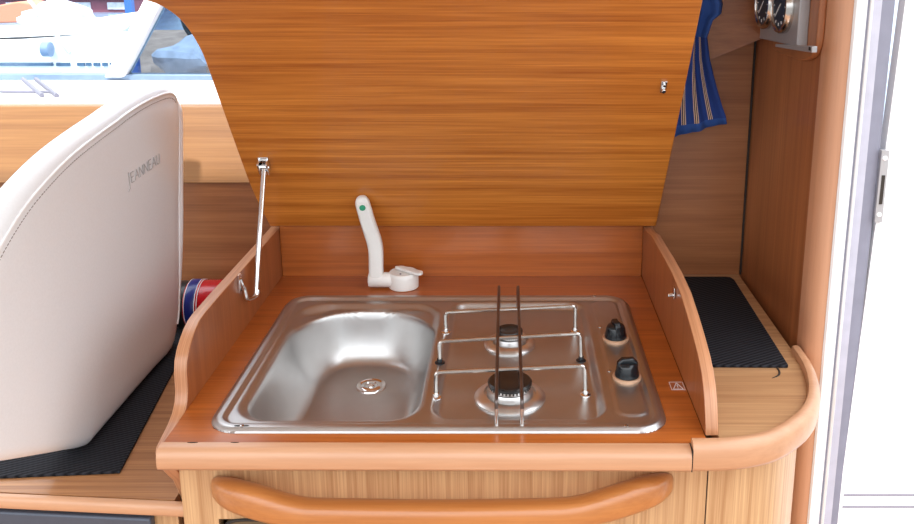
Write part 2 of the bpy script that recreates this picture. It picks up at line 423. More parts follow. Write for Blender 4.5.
# ------------------------------------------------------------------ the cabinet below
cb = thing('galley_cabinet', 'wooden galley cabinet under the sink with a long curved grab handle', 'cabinet', (0, .3, ZF))
bm = bmesh.new()
ring_o = [(-.452, -.029), (.262, -.029), (.262, ZF), (-.452, ZF)]
ring_i = [Vector(p) for p in fillet([(-.409, -.1405), (.215, -.1405), (.215, -.80), (-.409, -.80)], .03, 6, True)]
# front panel as four slabs round the door opening
add_box(bm, -.4524, -.405, .035, .053, ZF, -.0295); add_box(bm, -.080, .2632, .035, .053, ZF, -.0295)
add_box(bm, -.405, -.080, .035, .053, -.1405, -.0295); add_box(bm, -.405, -.080, .035, .053, ZF, -.80)
bmesh.ops.remove_doubles(bm, verts=bm.verts, dist=1e-5)
obj('front_panel', bm, M['front'], cb)
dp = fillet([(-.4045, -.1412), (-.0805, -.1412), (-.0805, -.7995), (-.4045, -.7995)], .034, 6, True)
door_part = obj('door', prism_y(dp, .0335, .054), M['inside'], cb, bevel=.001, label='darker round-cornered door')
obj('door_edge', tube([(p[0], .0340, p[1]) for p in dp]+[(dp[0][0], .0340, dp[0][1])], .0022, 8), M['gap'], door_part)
cp = smooth_path([(.2652, .035), (.30, .036), (.340, .046), (.374, .069), (.404, .106), (.425, .152), (.438, .20), (.4465, .262)], 5)
poly = [(p.x, p.y) for p in cp]+[(p.x-.016, p.y+.008) for p in reversed(cp) if p.x > .27]+[(.2652, .053)]
obj('corner_panel', prism_z(poly, ZF, -.0305), M['front'], cb, smooth=True, angle=40, label='curved corner panel')
obj('side_board', box(.2635, .2648, .037, .55, ZF, -.03), M['gap'], cb)
# grab handle, thicker flared ends that meet the panel
hp = [(-.404, .034, -.079, .006, .010), (-.398, .028, -.0765, .011, .0145), (-.380, .014, -.074, .017, .019), (-.350, .000, -.0735, .019, .0215), (-.322, -.008, -.0765, .019, .0215), (-.296, -.013, -.083, .0185, .020),
      (-.270, -.016, -.088, .018, .018), (-.235, -.018, -.0905, .0175, .0165), (-.10, -.018, -.0925, .0175, .0165), (.04, -.018, -.0905, .0175, .0165), (.080, -.016, -.0865, .018, .018), (.106, -.013, -.0805, .0185, .020),
      (.132, -.008, -.0735, .019, .0215), (.160, .000, -.0690, .019, .0215), (.190, .014, -.0690, .017, .019), (.208, .028, -.071, .011, .0145), (.214, .034, -.073, .006, .010)]
hp = [(h[0]*1.012, h[1], h[2]-.002-.0085*min(1, max(0, (abs(h[0]+.095)-.14)/.09)), h[3], h[4]) for h in hp]
pts = smooth_path([h[:3] for h in hp], 3); rad = smooth_path([(h[3], h[4], 0) for h in hp], 3)
bm = bmesh.new(); rings = []
for p, r in zip(pts, rad):
    rg = []
    for k in range(20):
        a = 2*math.pi*k/20; ca, sa = math.cos(a), math.sin(a)
        e = lambda c: math.copysign(abs(c)**.75, c)
        rg.append(bm.verts.new((p.x, p.y+r.x*e(ca), p.z+r.y*e(sa))))
    rings.append(rg)
for a, b in zip(rings, rings[1:]):
    for k in range(20): bm.faces.new((a[k], a[(k+1) % 20], b[(k+1) % 20], b[k]))
bm.faces.new(rings[0]); bm.faces.new(rings[-1])
obj('grab_handle', bm, M['rail'], cb, smooth=True, angle=60, label='long curved wooden grab handle')

# ------------------------------------------------------------------ lid
TH = math.radians(34); LY, LZ = .575, .107
def lidp(x, L, n=0.):      # n = depth behind the underside
    return (x, LY-math.sin(TH)*L+math.cos(TH)*n, LZ+math.cos(TH)*L+math.sin(TH)*n)
lid = thing('counter_flap', 'large raised wooden lid leaning over the sink, orange veneer underside', 'lid', (-.1, LY, LZ))
left = smooth_path([(-.466, .0), (-.476, .10), (-.4785, .20), (-.4798, .35), (-.4805, .42), (-.4835, .452), (-.4915, .486), (-.506, .512), (-.531, .531), (-.575, .540)], 4)
ol = [(p.x, p.y) for p in left]+[(-.58, .552), (.2775, .552), (.2765, .30), (.2745, .0)]
bm = prism(ol, lambda p: lidp(p[0], p[1]), lambda p: lidp(p[0], p[1], .016))
bm.normal_update()
nn = Vector((0, -math.cos(TH), -math.sin(TH)))
for f in bm.faces: f.material_index = 0 if abs(f.normal.dot(nn)) > .9 else 1
obj('board', bm, [M['lid'], M['edge']], lid, bevel=.0015)
bm = bmesh.new()
prism([(.237, .352), (.2465, .352), (.2465, .376), (.237, .376)], lambda p: lidp(p[0], p[1], -.0035), lambda p: lidp(p[0], p[1], .0005), bm)
add_tube(bm, [lidp(.2418, .360, -.003), lidp(.2418, .360, -.010)], .0038, 12)
add_tube(bm, [lidp(.2418, .370, -.003), lidp(.2418, .370, -.007)], .0028, 12)
obj('catch', bm, M['chrome'], lid, bevel=.0006, label='small chrome catch')

st = thing('lid_stay', 'slim chrome stay propping the lid from the left side panel', 'stay', (-.445, .37, .05))
A = Vector(lidp(-.438, .176, -.009)); B = Vector((-.4385, .3735, .052))
obj('rod', tube([A, A.lerp(B, .5), B], .0046, 12), M['chrome'], st, smooth=True)
bm = bmesh.new()
for dx in (-.009, .0055): prism([(-.438+dx, .166), (-.438+dx+.0035, .166), (-.438+dx+.0035, .192), (-.438+dx, .192)], lambda p: lidp(p[0], p[1], -.016), lambda p: lidp(p[0], p[1], -.0005), bm)
prism([(-.447, .164), (-.429, .164), (-.429, .196), (-.447, .196)], lambda p: lidp(p[0], p[1], -.0025), lambda p: lidp(p[0], p[1], -.0003), bm)
add_tube(bm, [Vector(lidp(-.4485, .18, -.010)), Vector(lidp(-.4275, .18, -.010))], .003, 10)
obj('upper_bracket', bm, M['chrome'], st, bevel=.0008)
bm = tube(fillet([(-.4500, .333, .0935), (-.4455, .334, .080), (-.4455, .342, .052), (-.4385, .372, .0475), (-.4365, .3765, .058)], .008, 4), .0042, 10)
add_box(bm, -.4523, -.4495, .327, .339, .072, .102)
obj('lower_hook', bm, M['chrome'], st, smooth=True)

# ------------------------------------------------------------------ sink and hob in one pressed steel sheet
sk = thing('sink_hob_unit', 'stainless steel sink and two-burner gas hob set into the worktop', 'sink', (-.1, .26, 0))
X0, X1, Y0, Y1 = -.4095, .2085, .0185, .4830
def sdr(x, y, x0, x1, y0, y1, r):
    """inside distance of a rounded rectangle (positive inside); r may differ front and back"""
    cx, cy = (x0+x1)/2, (y0+y1)/2
    rr = r if not isinstance(r, tuple) else (r[0] if y < cy else r[1])
    qx, qy = abs(x-cx)-(x1-x0)/2+rr, abs(y-cy)-(y1-y0)/2+rr
    return -(math.hypot(max(qx, 0), max(qy, 0))+min(max(qx, qy), 0)-rr)
def sm(a, b, t):
    t = max(0, min(1, (t-a)/(b-a))); return t*t*(3-2*t)
def height(x, y):
    d = sdr(x, y, X0, X1, Y0, Y1, .042)
    z = .0006+.0056*sm(-.001, .0075, d)     # rolled rim
    z -= .0052*sm(.0160, .0196, d)                                 # step down to the tray
    # shoulder and bowl
    e = sdr(x, y, -.386, -.123, .047, .454, (.05, .06))
    z -= .0075*sm(0, .018, e)
    g = sdr(x, y, -.375, -.1305, .055, .434, (.055, .112))
    t = max(0, g)
    D = .086
    if t > 0:
        w = .042+.020*sm(-.30, -.36, x)
        k = min(1, t/w)
        # lip, steep wall, rounded foot
        z -= D*(1-(1-k)**2.4)**.85*(1-math.exp(-k/.07))
        fx, fy = x+.240, y-.325
        z -= .004*sm(.22, 0, math.hypot(fx, fy))*k
    # overflow dimple in the back left corner of the bowl
    z -= .004*math.exp(-(((x+.345)*.8+(y-.425)*.6)/.022)**2-((-(x+.345)*.6+(y-.425)*.8)/.010)**2)
    # burner tray
    b = sdr(x, y, -.114, .131, .052, .458, .036)
    z -= .0110*sm(0, .013, b)
    # knob panel: a shallow pressed step along its right side
    kx = sdr(x, y, .141, .1885, .058, .460, .02)
    z += .0022*sm(0, .004, kx)
    return z
N = .0024
nx, ny = int((X1-X0)/N)+3, int((Y1-Y0)/N)+3
bm = bmesh.new(); vg = {}
for i in range(nx):
    for j in range(ny):
        x, y = X0-N+i*(X1-X0+2*N)/(nx-1), Y0-N+j*(Y1-Y0+2*N)/(ny-1)
        d = sdr(x, y, X0, X1, Y0, Y1, .042)
        if d < -1.45*N: continue
        if d < 0:
            h = 1e-5
            gx = (sdr(x+h, y, X0, X1, Y0, Y1, .042)-d)/h; gy = (sdr(x, y+h, X0, X1, Y0, Y1, .042)-d)/h
            x -= gx*d; y -= gy*d; z = .0003
        else: z = height(x, y)
        vg[i, j] = bm.verts.new((x, y, z))
for i in range(nx-1):
    for j in range(ny-1):
        q = [(i, j), (i+1, j), (i+1, j+1), (i, j+1)]
        q = [vg[k] for k in q if k in vg]
        if len(q) >= 3: bm.faces.new(q)
so = obj('steel_sheet', bm, M['steel'], sk, smooth=True, angle=175)
# drain
dz0 = height(-.240, .326)
bm = lathe([(0, .0012), (.010, .0012), (.0115, .0030), (.016, .0030), (.0185, .0012), (.021, .0022), (.024, .0026), (.026, .0004), (.0265, -.001)], (-.240, .326, dz0), 36)
dr = obj('drain', bm, M['chrome'], sk, smooth=True, angle=50, label='round chrome drain')
obj('drain_screw', lathe([(.006, .001), (.006, .004), (.004, .006), (0, .0065)], (-.240, .326, dz0), 20), M['chrome'], dr, smooth=True)
# burners
def burner(cx, cy, s, capw):
    z = height(cx+.06, cy)-.0005
    b = obj('burner', lathe([(.052*s, 0), (.0525*s, .003), (.050*s, .0052), (.040*s, .0095), (.0385*s, .0095), (.0375*s, .006)], (cx, cy, z), 48), M['alu'], sk, smooth=True, angle=30, label='%s gas burner' % ('large front' if s > .9 else 'small rear'))
    obj('groove', lathe([(.0375*s, .0055), (.034*s, .0055)], (cx, cy, z), 40), M['enamel'], b)
    obj('burner_body', lathe([(.0345*s, .005), (.0345*s, .011), (.032*s, .0165), (capw*.97, .0175), (capw*.96, .0225)], (cx, cy, z), 40), M['alu'], b, smooth=True, angle=30)
    bm = bmesh.new()
    for k in range(36):
        a = 2*math.pi*k/36; c = Vector((cx+math.cos(a)*capw*.97, cy+math.sin(a)*capw*.97, z+.0205))
        add_lathe(bm, [(0, -.0018), (.0012, -.0018), (.0012, .0018), (0, .0018)], c, 6)
    obj('flame_port', bm, M['gap'], b, kind='stuff')
    obj('burner_cap', lathe([(capw*.9, .0222), (capw*1.04, .0226), (capw*1.05, .0262), (capw*.98, .0282), (capw*.5, .0288), (capw*.2, .0280), (0, .0278)], (cx, cy, z), 40), M['enamel'], b, smooth=True, angle=40, label='black enamel cap')
burner(-.0045, .132, .98, .0305)
burner(-.0055, .305, .80, .0205)
# pan support
ps = obj('pan_support', tube(fillet([(-.110, .116, -.005), (-.110, .119, .0365), (.1035, .139, .0365), (.1055, .140, -.005)], .007), .0030, 10), M['wire'], sk, smooth=True, label='chrome wire pan support')
obj('wire', tube(fillet([(-.113, .219, -.005), (-.113, .219, .0365), (.1055, .248, .0365), (.1075, .248, -.005)], .007), .0030, 10), M['wire'], ps, smooth=True)
obj('wire', tube(fillet([(-.112, .330, -.005), (-.112, .330, .0365), (.1055, .356, .0365), (.1055, .356, -.005)], .007), .0030, 10), M['wire'], ps, smooth=True)
for x in (-.0220, .0118):
    obj('wire', tube(fillet([(x, .031, .030), (x, .031, .0405), (x-.003, .437, .0405), (x-.003, .437, .0005)], .006), .0026, 10), M['wiredark'], ps, smooth=True, label='blackened cross wire')
    obj('wire_leg', tube([(x, .031, .0005), (x, .031, .0300)], .0026, 10), M['wire'], ps, smooth=True)
for x, y in ((-.110, .116), (.1055, .140), (-.113, .219), (.1075, .248), (-.112, .33), (.1055, .356)):
    zz = height(x, y)
    dark = y in (.219, .248)
    obj('foot', lathe([(.0080, -.0005), (.0080, .001), (.0042, .0025), (.0042, .007), (0, .007)], (x, y, zz), 16), M['blackplastic'] if dark else M['chrome'], ps, smooth=True)
# knobs
def knob(cx, cy, rot, lab):
    z = height(cx, cy)
    k = obj('knob', lathe([(.0150, .004), (.0180, .0045), (.0180, .0085), (.0165, .013), (.0155, .020), (.0130, .0245), (.0080, .0262), (0, .0265)], (cx, cy, z), 32), M['blackplastic'], sk, smooth=True, angle=50, label=lab)
    obj('collar', lathe([(.0155, -.0005), (.0212, -.0002), (.0212, .0032), (.0198, .0042), (.0150, .0042)], (cx, cy, z), 36), M['bezel'], k, smooth=True, label='tan collar ring')
    bm = bmesh.new()
    prism([(-.0165, .010), (.0165, .010), (.0150, .026), (.0085, .0325), (-.0085, .0325), (-.0150, .026)], lambda p: (p[0], -.0048, p[1]), lambda p: (p[0], .0048, p[1]), bm)
    bmesh.ops.rotate(bm, verts=bm.verts, matrix=Matrix.Rotation(rot, 3, 'Z')); bmesh.ops.translate(bm, verts=bm.verts, vec=(cx, cy, z))
    obj('grip', bm, M['blackplastic'], k, bevel=.002)
knob(.1675, .2985, 1.75, 'black rear burner knob')
knob(.1690, .1665, .12, 'black front burner knob')
for x, y in ((.1465, .3454), (.1455, .188), (.149, .4740), (.150, .0275), (-.360, .0275)):
    obj('stud', lathe([(.0032, -.0004), (.0030, .0008), (.0016, .0014), (0, .0014)], (x, y, height(x, y)), 14), M['wire'], sk, smooth=True)
obj('outlet', prism_z(smooth_path([(-.370, .0275), (-.366, .0290), (-.354, .0290), (-.350, .0275), (-.354, .0260), (-.366, .0260)], 4, True), .0060, .0066), M['gap'], sk)

# ------------------------------------------------------------------ tap
TX = .0135
tp = thing('folding_tap', 'white plastic folding tap with a green dot on its spout', 'tap', (-.208, .535, 0))
bx, by = -.2075, .534
obj('base', lathe([(.0270, 0), (.0282, .001), (.0285, .022), (.0275, .0285), (.0255, .0305), (.0245, .0295), (.0235, .0295), (0, .0300)], (bx, by, .0003), 40), M['whiteplastic'], tp, smooth=True, angle=40)
obj('screw', lathe([(.0018, .0295), (.0018, .0312), (0, .0312)], (bx+.018, by+.010, 0), 10), M['grey'], tp)
obj('screw', lathe([(.0018, .0295), (.0018, .0312), (0, .0312)], (bx-.004, by-.013, 0), 10), M['grey'], tp)
bm = prism_z(fillet([(bx-.020, by+.012), (bx-.004, by+.017), (bx+.040, by-.014), (bx+.036, by-.026), (bx+.026, by-.024)], .006, 4, True), .0312, .0370)
obj('lever', bm, M['whiteplastic'], tp, bevel=.0015)
bm = lathe([(0, -.286), (.0125, -.2855), (.0140, -.284), (.0140, -.226)], (0, by-.010, .0165), 28, 'X')
bm.free()
bm = bmesh.new(); add_lathe(bm, [(0, -.2865+TX), (.0125, -.286+TX), (.0142, -.2842+TX), (.0142, bx-.018)], (0, by-.006, .0165), 28, 'X')
obj('swivel', bm, M['whiteplastic'], tp, smooth=True, angle=45)
# spout arm: rounded flat section following a bent path
arm = [((a+TX, b, c*1.03+.002), d*1.05, e_) for (a, b, c), d, e_ in [((-.2715, .528, .014), .0128, .0120), ((-.2712, .528, .040), .0128, .0118), ((-.2705, .528, .068), .0130, .0118), ((-.2725, .527, .088), .0132, .0112), ((-.2765, .525, .104), .0132, .0105),
       ((-.2830, .522, .130), .0130, .0095), ((-.2890, .519, .158), .0128, .0088), ((-.2910, .518, .168), .0115, .008), ((-.2925, .5175, .1745), .0075, .006), ((-.293, .517, .1765), .002, .002)]]
pp = smooth_path([a[0] for a in arm], 3); rr = smooth_path([(a[1], a[2], 0) for a in arm], 3)
bm = bmesh.new(); rings = []
for i, (p, r) in enumerate(zip(pp, rr)):
    t = (pp[min(i+1, len(pp)-1)]-pp[max(i-1, 0)]).normalized(); s = Vector((1, 0, 0)); s = (s-t*s.dot(t)).normalized(); q = t.cross(s)
    e = lambda c: math.copysign(abs(c)**.6, c)
    rings.append([bm.verts.new(p+s*r.x*e(math.cos(a))+q*r.y*e(math.sin(a))) for a in [2*math.pi*k/24 for k in range(24)]])
for a, b in zip(rings, rings[1:]):
    for k in range(24): bm.faces.new((a[k], a[(k+1) % 24], b[(k+1) % 24], b[k]))
bm.faces.new(rings[0]); bm.faces.new(rings[-1])
obj('spout', bm, M['whiteplastic'], tp, smooth=True, angle=60)
# front cover of the upper spout with a stepped, rounded lower end
bm = prism([(-.0102, .062), (.0102, .062), (.0118, .006), (.009, -.001), (0, -.0045), (-.009, -.001), (-.0118, .006)],
           lambda p: (-.2768+TX+p[0]-.232*p[1], .5146-.10*p[1], .1100+p[1]), lambda p: (-.2768+TX+p[0]-.232*p[1], .5195-.10*p[1], .1100+p[1]))
obj('spout_cover', bm, M['whiteplastic'], tp, bevel=.0015)
obj('green_dot', lathe([(0, -.0022), (.0052, -.0018), (.0058, .0)], (-.2888+TX, .5092, .1635), 20, 'Y'), M['green'], tp, smooth=True, label='green dot')

# ------------------------------------------------------------------ mats
mp = [(.2702, .2055), (.330, .2045), (.4170, .2032), (.4200, .2036), (.4210, .207), (.4268, .56), (.4225, .573), (.414, .576), (.2702, .576)]
obj('shelf_mat', prism_z(mp, .0000, .0044), M['mat'], label='black ribbed mat on the end shelf beside the bulkhead', cat='mat', bevel=.001)

# ------------------------------------------------------------------ left locker, mat, seat, tin
lk = thing('side_locker', 'low wooden locker top left of the galley with a pale front edge', 'locker', (-1.0, .4, ZF))
obj('locker_top', prism_z([(-1.4, .122), (-.4716, .055), (-.4716, .699), (-1.4, .699)], -.145, -.125), M['locker'], lk)
sec = [(-.0005, -.1245), (.005, -.1243), (.009, -.126), (.011, -.130), (.011, -.138), (.008, -.1425), (-.0005, -.143)]
obj('front_edge', sweep([(-1.4, .1185), (-.4530, .0500)], sec), M['trim'], lk, smooth=True, angle=50)
obj('front_panel', prism_z([(-1.4, .128), (-.4722, .062), (-.4722, .075), (-1.4, .141)], ZF, -.1455), M['front'], lk)
bm = prism_z([(-1.4, .1135), (-.506, .0490), (-.506, .0650), (-1.4, .1300)], -.75, -.1515)
obj('grey_door', bm, M['greypanel'], lk, bevel=.003, label='grey metal panel under the front edge')
lm = [(-1.25, .135), (-.7421, .104), (-.5751, .1168), (-.6183, .4403), (-.650, .66), (-1.25, .66)]
obj('locker_mat', prism_z(lm, -.1246, -.1201), M['mat'], label='black ribbed mat lying under the white seat', cat='mat', bevel=.001)

seat = thing('helm_seat', 'white leather helm seat with grey lettering on its back', 'seat', (-.70, .33, -.12))
ys = [(.505, -.1195), (.545, -.085), (.5661, -.0406), (.590, .055), (.6114, .1489), (.636, .245), (.6500, .300), (.6490, .328), (.642, .352), (.620, .3700), (.58, .3775), (.50, .3775), (.42, .3710), (.375, .3645), (.30, .3550),
      (.2188, .3420), (.15, .3250), (.0848, .3030), (.02, .270), (-.05, .225), (-.10, .195), (-.13, .17), (-.14, .11), (-.11, .055), (-.0399, -.0042), (.0661, -.0616), (.13, -.0945), (.176, -.1180), (.20, -.1195), (.30, -.1195), (.42, -.1195)]
outl = smooth_path([(a, b, 0) for a, b in ys], 3, True)
cen = Vector((.28, .12, 0))
def inset(d):
    res = []; n = len(outl)
    for i, p in enumerate(outl):
        t = (outl[(i+1) % n]-outl[i-1]).normalized(); nrm = Vector((-t.y, t.x, 0))
        if nrm.dot(cen-p) < 0: nrm = -nrm
        res.append(p+nrm*d)
    return res
XS = -.643
rings = []
bm = bmesh.new()
for d, x in ((.040, -.697), (.014, -.694), (.004, -.688), (0, -.678), (0, -.664), (.003, -.654), (.0095, -.6475), (.0175, -.6445)):
    rings.append([bm.verts.new((x, p.x, p.y)) for p in inset(d)])
base = inset(.0175)
for f, x in ((.12, -.6430), (.3, -.6405), (.55, -.6385), (.8, -.6375)):
    rings.append([bm.verts.new((x, q.x, q.y)) for q in (p.lerp(cen, f) for p in base)])
n = len(outl)
for a, b in zip(rings, rings[1:]):
    for k in range(n): bm.faces.new((a[k], a[(k+1) % n], b[(k+1) % n], b[k]))
for rg in (rings[0], rings[-1]): bm.faces.new(rg)
obj('backrest', bm, M['leather'], seat, smooth=True, angle=80)
ip = inset(.0145)
up = [Vector((-.6452, p.x, p.y)) for p in ip]
i0 = 3; i1 = 3*21
obj('piping', tube(up[i0:i1], .0022, 8), M['piping'], seat, smooth=True)
roll = smooth_path([(-.652, a-.004, b) for a, b in ((.552, -.055), (.572, -.02), (.594, .055), (.6144, .1489), (.637, .245), (.6490, .300), (.6480, .326), (.638, .345))], 5)
obj('lit_edge_roll', tube(roll, [.003+.0065*min(1, i/14) if i < 25 else .0095-.006*max(0, (i-29)/6) for i in range(len(roll))], 12), M['piping'], seat, smooth=True, label='roll along the far edge, window light put into its white')  # window light catching the far edge, painted as a whiter roll
ip2 = inset(.0235)
bm = bmesh.new(); seg = [Vector((-.6437, p.x, p.y)) for p in ip2][24:62]
# dashed stitching
acc = []
for a, b in zip(seg, seg[1:]):
    L = (b-a).length; m = max(1, int(L/.0055))
    for q in range(m):
        s0, s1 = a.lerp(b, q/m), a.lerp(b, (q+.6)/m)
        add_tube(bm, [s0, s1], .0006, 5)
obj('stitching', bm, M['thread'], seat)
# the lettering, drawn with thin strokes
GL = {'J': (.5, [[(.32, 1), (.32, -.35), (.02, -.55)]]), 'E': (.55, [[(.5, 1), (.05, 1), (.05, 0), (.5, 0)], [(.05, .52), (.42, .52)]]),
      'A': (.68, [[(0, 0), (.34, 1), (.66, 0)], [(.13, .36), (.54, .36)]]), 'N': (.72, [[(.06, 0), (.06, 1), (.64, 0), (.64, 1)]]),
      'U': (.66, [[(.06, 1), (.06, .25), (.2, 0), (.46, 0), (.60, .25), (.60, 1)]])}
bm = bmesh.new(); cur = 0
Ht = .0172; T = Vector((0, .1385, .0065))
word = 'JEANNEAU'; total = sum(GL[c][0]+.10 for c in word)
for c in word:
    wdt, ss = GL[c]; hh = Ht*(1.18 if c == 'J' else 1)
    for s in ss:
        pts = []
        for (gx, gy) in s:
            q = (cur+gx)/total
            pts.append(Vector((-.6380, .3765, .2415))+T*q+Vector((0, 0, gy*hh)))
        for a, b in zip(pts, pts[1:]):
            t = (b-a).normalized(); nr = Vector((0, -t.z, t.y))*.0005
            v = [bm.verts.new(p) for p in (a+nr, b+nr, b-nr, a-nr)]; v2 = [bm.verts.new(p.co+Vector((-.0012, 0, 0))) for p in v]
            bm.faces.new(v); bm.faces.new(v2)
            for k in range(4): bm.faces.new((v[k], v[(k+1) % 4], v2[(k+1) % 4], v2[k]))
    cur += wdt+.10
obj('lettering', bm, M['ink'], seat, label='grey capital lettering')

tin = thing('tin', 'red and blue tin lying behind the white seat, black end', 'tin', (-.60, .625, -.125))
TC = (.0125, .628, -.0750)
obj('body', lathe([(.0485, -.665), (.050, -.662), (.050, -.51), (.047, -.507), (0, -.507)], TC, 40, 'X'), M['red'], tin, smooth=True, angle=40)
obj('label_band', lathe([(.0503, -.6615), (.0505, -.661), (.0505, -.643), (.0503, -.6425)], TC, 40, 'X'), M['navy'], tin, smooth=True, angle=40, label='dark blue band')
for x in (-.6625, -.6425, -.638):
    obj('stripe', lathe([(.0503, x), (.0508, x+.0003), (.0508, x+.0013), (.0503, x+.0016)], TC, 40, 'X'), M['whiteprint'], tin)
obj('cap', lathe([(0, -.705), (.040, -.704), (.046, -.700), (.0475, -.69), (.0475, -.666)], TC, 40, 'X'), M['black'], tin, smooth=True, angle=40)

# ------------------------------------------------------------------ towel
bm = bmesh.new(); uvl = bm.loops.layers.uv.new('UVMap')
rows = [(.600, .290, .352), (.56, .294, .362), (.545, .300, .368), (.528, .305, .373), (.512, .306, .371), (.500, .312, .356), (.47, .308, .347), (.43, .303, .3535), (.40, .299, .362), (.37, .297, .3715), (.34, .297, .381), (.318, .298, .388), (.300, .299, .3905)]
NC = 22; grid = []
for ri, (z, xa, xb) in enumerate(rows):
    row = []
    v = 1-ri/(len(rows)-1)
    for c in range(NC+1):
        u = c/NC
        amp = .006+.004*v
        y = .552+amp*math.sin(u*11+v*2.2)+.003*math.sin(u*23+v*5)
        zz = z+(.026*(u-.5) if ri > 9 else 0)*(ri-9)/3
        row.append((bm.verts.new((xa+(xb-xa)*u, y, zz)), u, v))
    grid.append(row)
for a, b in zip(grid, grid[1:]):
    for c in range(NC):
        q = [a[c], a[c+1], b[c+1], b[c]]
        f = bm.faces.new([t[0] for t in q])
        for l, t in zip(f.loops, q): l[uvl].uv = (t[1], t[2])
tw = obj('tea_towel', bm, M['towel'], smooth=True, angle=80, label='blue cloth with pale stripes hanging behind the raised lid', cat='towel')
sol = tw.modifiers.new('thick', 'SOLIDIFY'); sol.thickness = .0025; sol.offset = 0

hk = thing('towel_hook', 'chrome hook on the back wall behind the raised flap', 'hook', (.33, .59, .60))
bm = tube(fillet([(.322, .601, .620), (.322, .553, .606), (.322, .540, .600), (.322, .535, .625)], .006, 4), .003, 10)
obj('arm', bm, M['chrome'], hk, smooth=True)
obj('rosette', lathe([(0, .5975), (.010, .598), (.011, .6015)], (.322, 0, .620), 20, 'Y'), M['chrome'], hk, smooth=True)

# ------------------------------------------------------------------ instruments
ip_ = thing('instrument_panel', 'satin grey panel with two round chrome gauges on the bulkhead', 'gauge panel', (.445, .42, .47))
pq = fillet([(.265, .505), (.305, .475), (.545, .475), (.545, .66), (.265, .66)], .012, 4, True)
bm = prism_x([(p.x, p.y) for p in (Vector((a[0], a[1])) for a in fillet([(.278, .470), (.33, .452), (.50, .452), (.54, .49), (.54, .66), (.278, .66)], .03, 5, True))], .4495, .4608)
obj('backing_board', bm, M['panelz'], ip_, bevel=.003, label='rounded wooden backing')
obj('plate', prism_x([(.318, .4775), (.520, .4705), (.525, .62), (.318, .62)], .4330, .4500), M['gaugegrey'], ip_, bevel=.002)
for cy, cz in ((.478, .5335), (.383, .5345)):
    g = obj('gauge', lathe([(.0430, .4332), (.0430, .4240), (.0410, .4205), (.0385, .4200), (.0365, .4212), (.0350, .4235)], (0, cy, cz), 44, 'X'), M['wire'], ip_, smooth=True, angle=35)
    obj('dial', lathe([(.0350, .4235), (.0350, .4231), (.0005, .4231)], (0, cy, cz), 44, 'X'), M['dial'], g)
    bm = bmesh.new()
    for k in range(12):
        a = 2*math.pi*k/12
        add_tube(bm, [(.4229, cy+math.cos(a)*.026, cz+math.sin(a)*.026), (.4229, cy+math.cos(a)*.031, cz+math.sin(a)*.031)], .0009, 5)
    obj('marks', bm, M['needle'], g)
    obj('needle', tube([(.4225, cy-.005, cz+.004), (.4225, cy+.02, cz-.017)], .0009, 6), M['needle'], g)
bm = prism_x([(.238, .4770), (.412, .4672), (.412, .4720), (.238, .4865)], .4290, .4370)
ar = obj('bracket_arm', bm, M['gaugegrey'], ip_, bevel=.001)
obj('arm_slot', box(.4280, .4295, .243, .249, .4795, .4845), M['gap'], ar)

# ------------------------------------------------------------------ outside
obj('sea', box(-140, 140, 1.6, 220, -1.45, -1.40), M['sea'], kind='structure')
obj('ground', box(-140, 140, 60, 221, -1.39, -1.25), M['rock'], kind='structure')
obj('hull_side', prism_x([(1.181, .300), (1.25, .285), (1.33, -.4), (1.28, -1.39), (1.20, -1.39), (1.23, -.4), (1.181, .26)], -2.2, .45), M['deck'], kind='structure')
gd = thing('grab_rail', 'pair of grey bars lying across the white ledge inside the window', 'rail', (-1.1, .98, .31))
for dx in (0, .032):
    obj('bar', tube([(-1.215+dx, 1.12, .3135), (-1.015+dx, .835, .3185)], .005, 8), M['grey'], gd, smooth=True)
wp = thing('wiper_arm', 'thin grey arm lying on the white ledge far left', 'arm', (-1.15, .86, .31))
obj('arm', tube([(-1.35, .93, .3150), (-1.03, .90, .3155)], .0035, 8), M['grey'], wp, smooth=True)

bt = thing('moored_boat', 'white motor boat moored alongside with a dark dashed stripe', 'boat', (-4.2, 6.6, -1.4))
hullp = [(-8.0, -.04), (-6.5, -.06), (-5.0, -.075), (-4.0, -.07), (-3.5, -.035), (-3.10, .0), (-3.18, -.20), (-3.4, -.70), (-3.6, -1.42), (-8.0, -1.42)]
bm = prism(hullp, lambda p: (p[0], 6.0+.10*max(0, -p[1]), p[1]), lambda p: (p[0]-.9, 7.6, p[1]))
obj('hull', bm, M['hull'], bt, bevel=.02)
obj('cabin', prism_y([(-4.55, -.07), (-3.25, -.02), (-3.06, .09), (-3.04, .16), (-3.5, .09), (-3.85, .03), (-4.2, .02), (-4.6, .0)], 6.12, 6.45), M['white'], bt, bevel=.02)
obj('porthole', box(-3.49, -3.38, 6.128, 6.152, -.065, .015), M['toe'], bt, bevel=.006)
obj('stripe', box(-8, -3.76, 6.008, 6.03, -.274, -.246), M['stripe'], bt)
obj('dashed_mark', box(-3.73, -3.62, 6.008, 6.03, -.276, -.248), M['stripe'], bt)
xx = -3.56
for wdt in (.06, .04, .05, .04, .05):
    obj('dashed_mark', box(xx, xx+wdt, 6.008, 6.03, -.276, -.248), M['stripe'], bt); xx += wdt+.012+.01*(wdt < .06)
for x0, x1, z0, z1 in ((-3.92, -3.60, .32, -.16), (-3.74, -3.70, .40, .02), (-3.69, -3.65, .40, .03), (-4.6, -3.45, -.03, -.0)):
    obj('stanchion', tube([(x0, 6.0, z0), (x1, 6.0, z1)], .014, 8), M['white'], bt, smooth=True)
obj('fender', lathe([(0, -.05), (.06, -.03), (.06, .03), (0, .05)], (-3.745, 5.93, -.13), 16, 'X'), M['toe'], bt, smooth=True)
bm = bmesh.new(); bmesh.ops.create_icosphere(bm, subdivisions=3, radius=1)
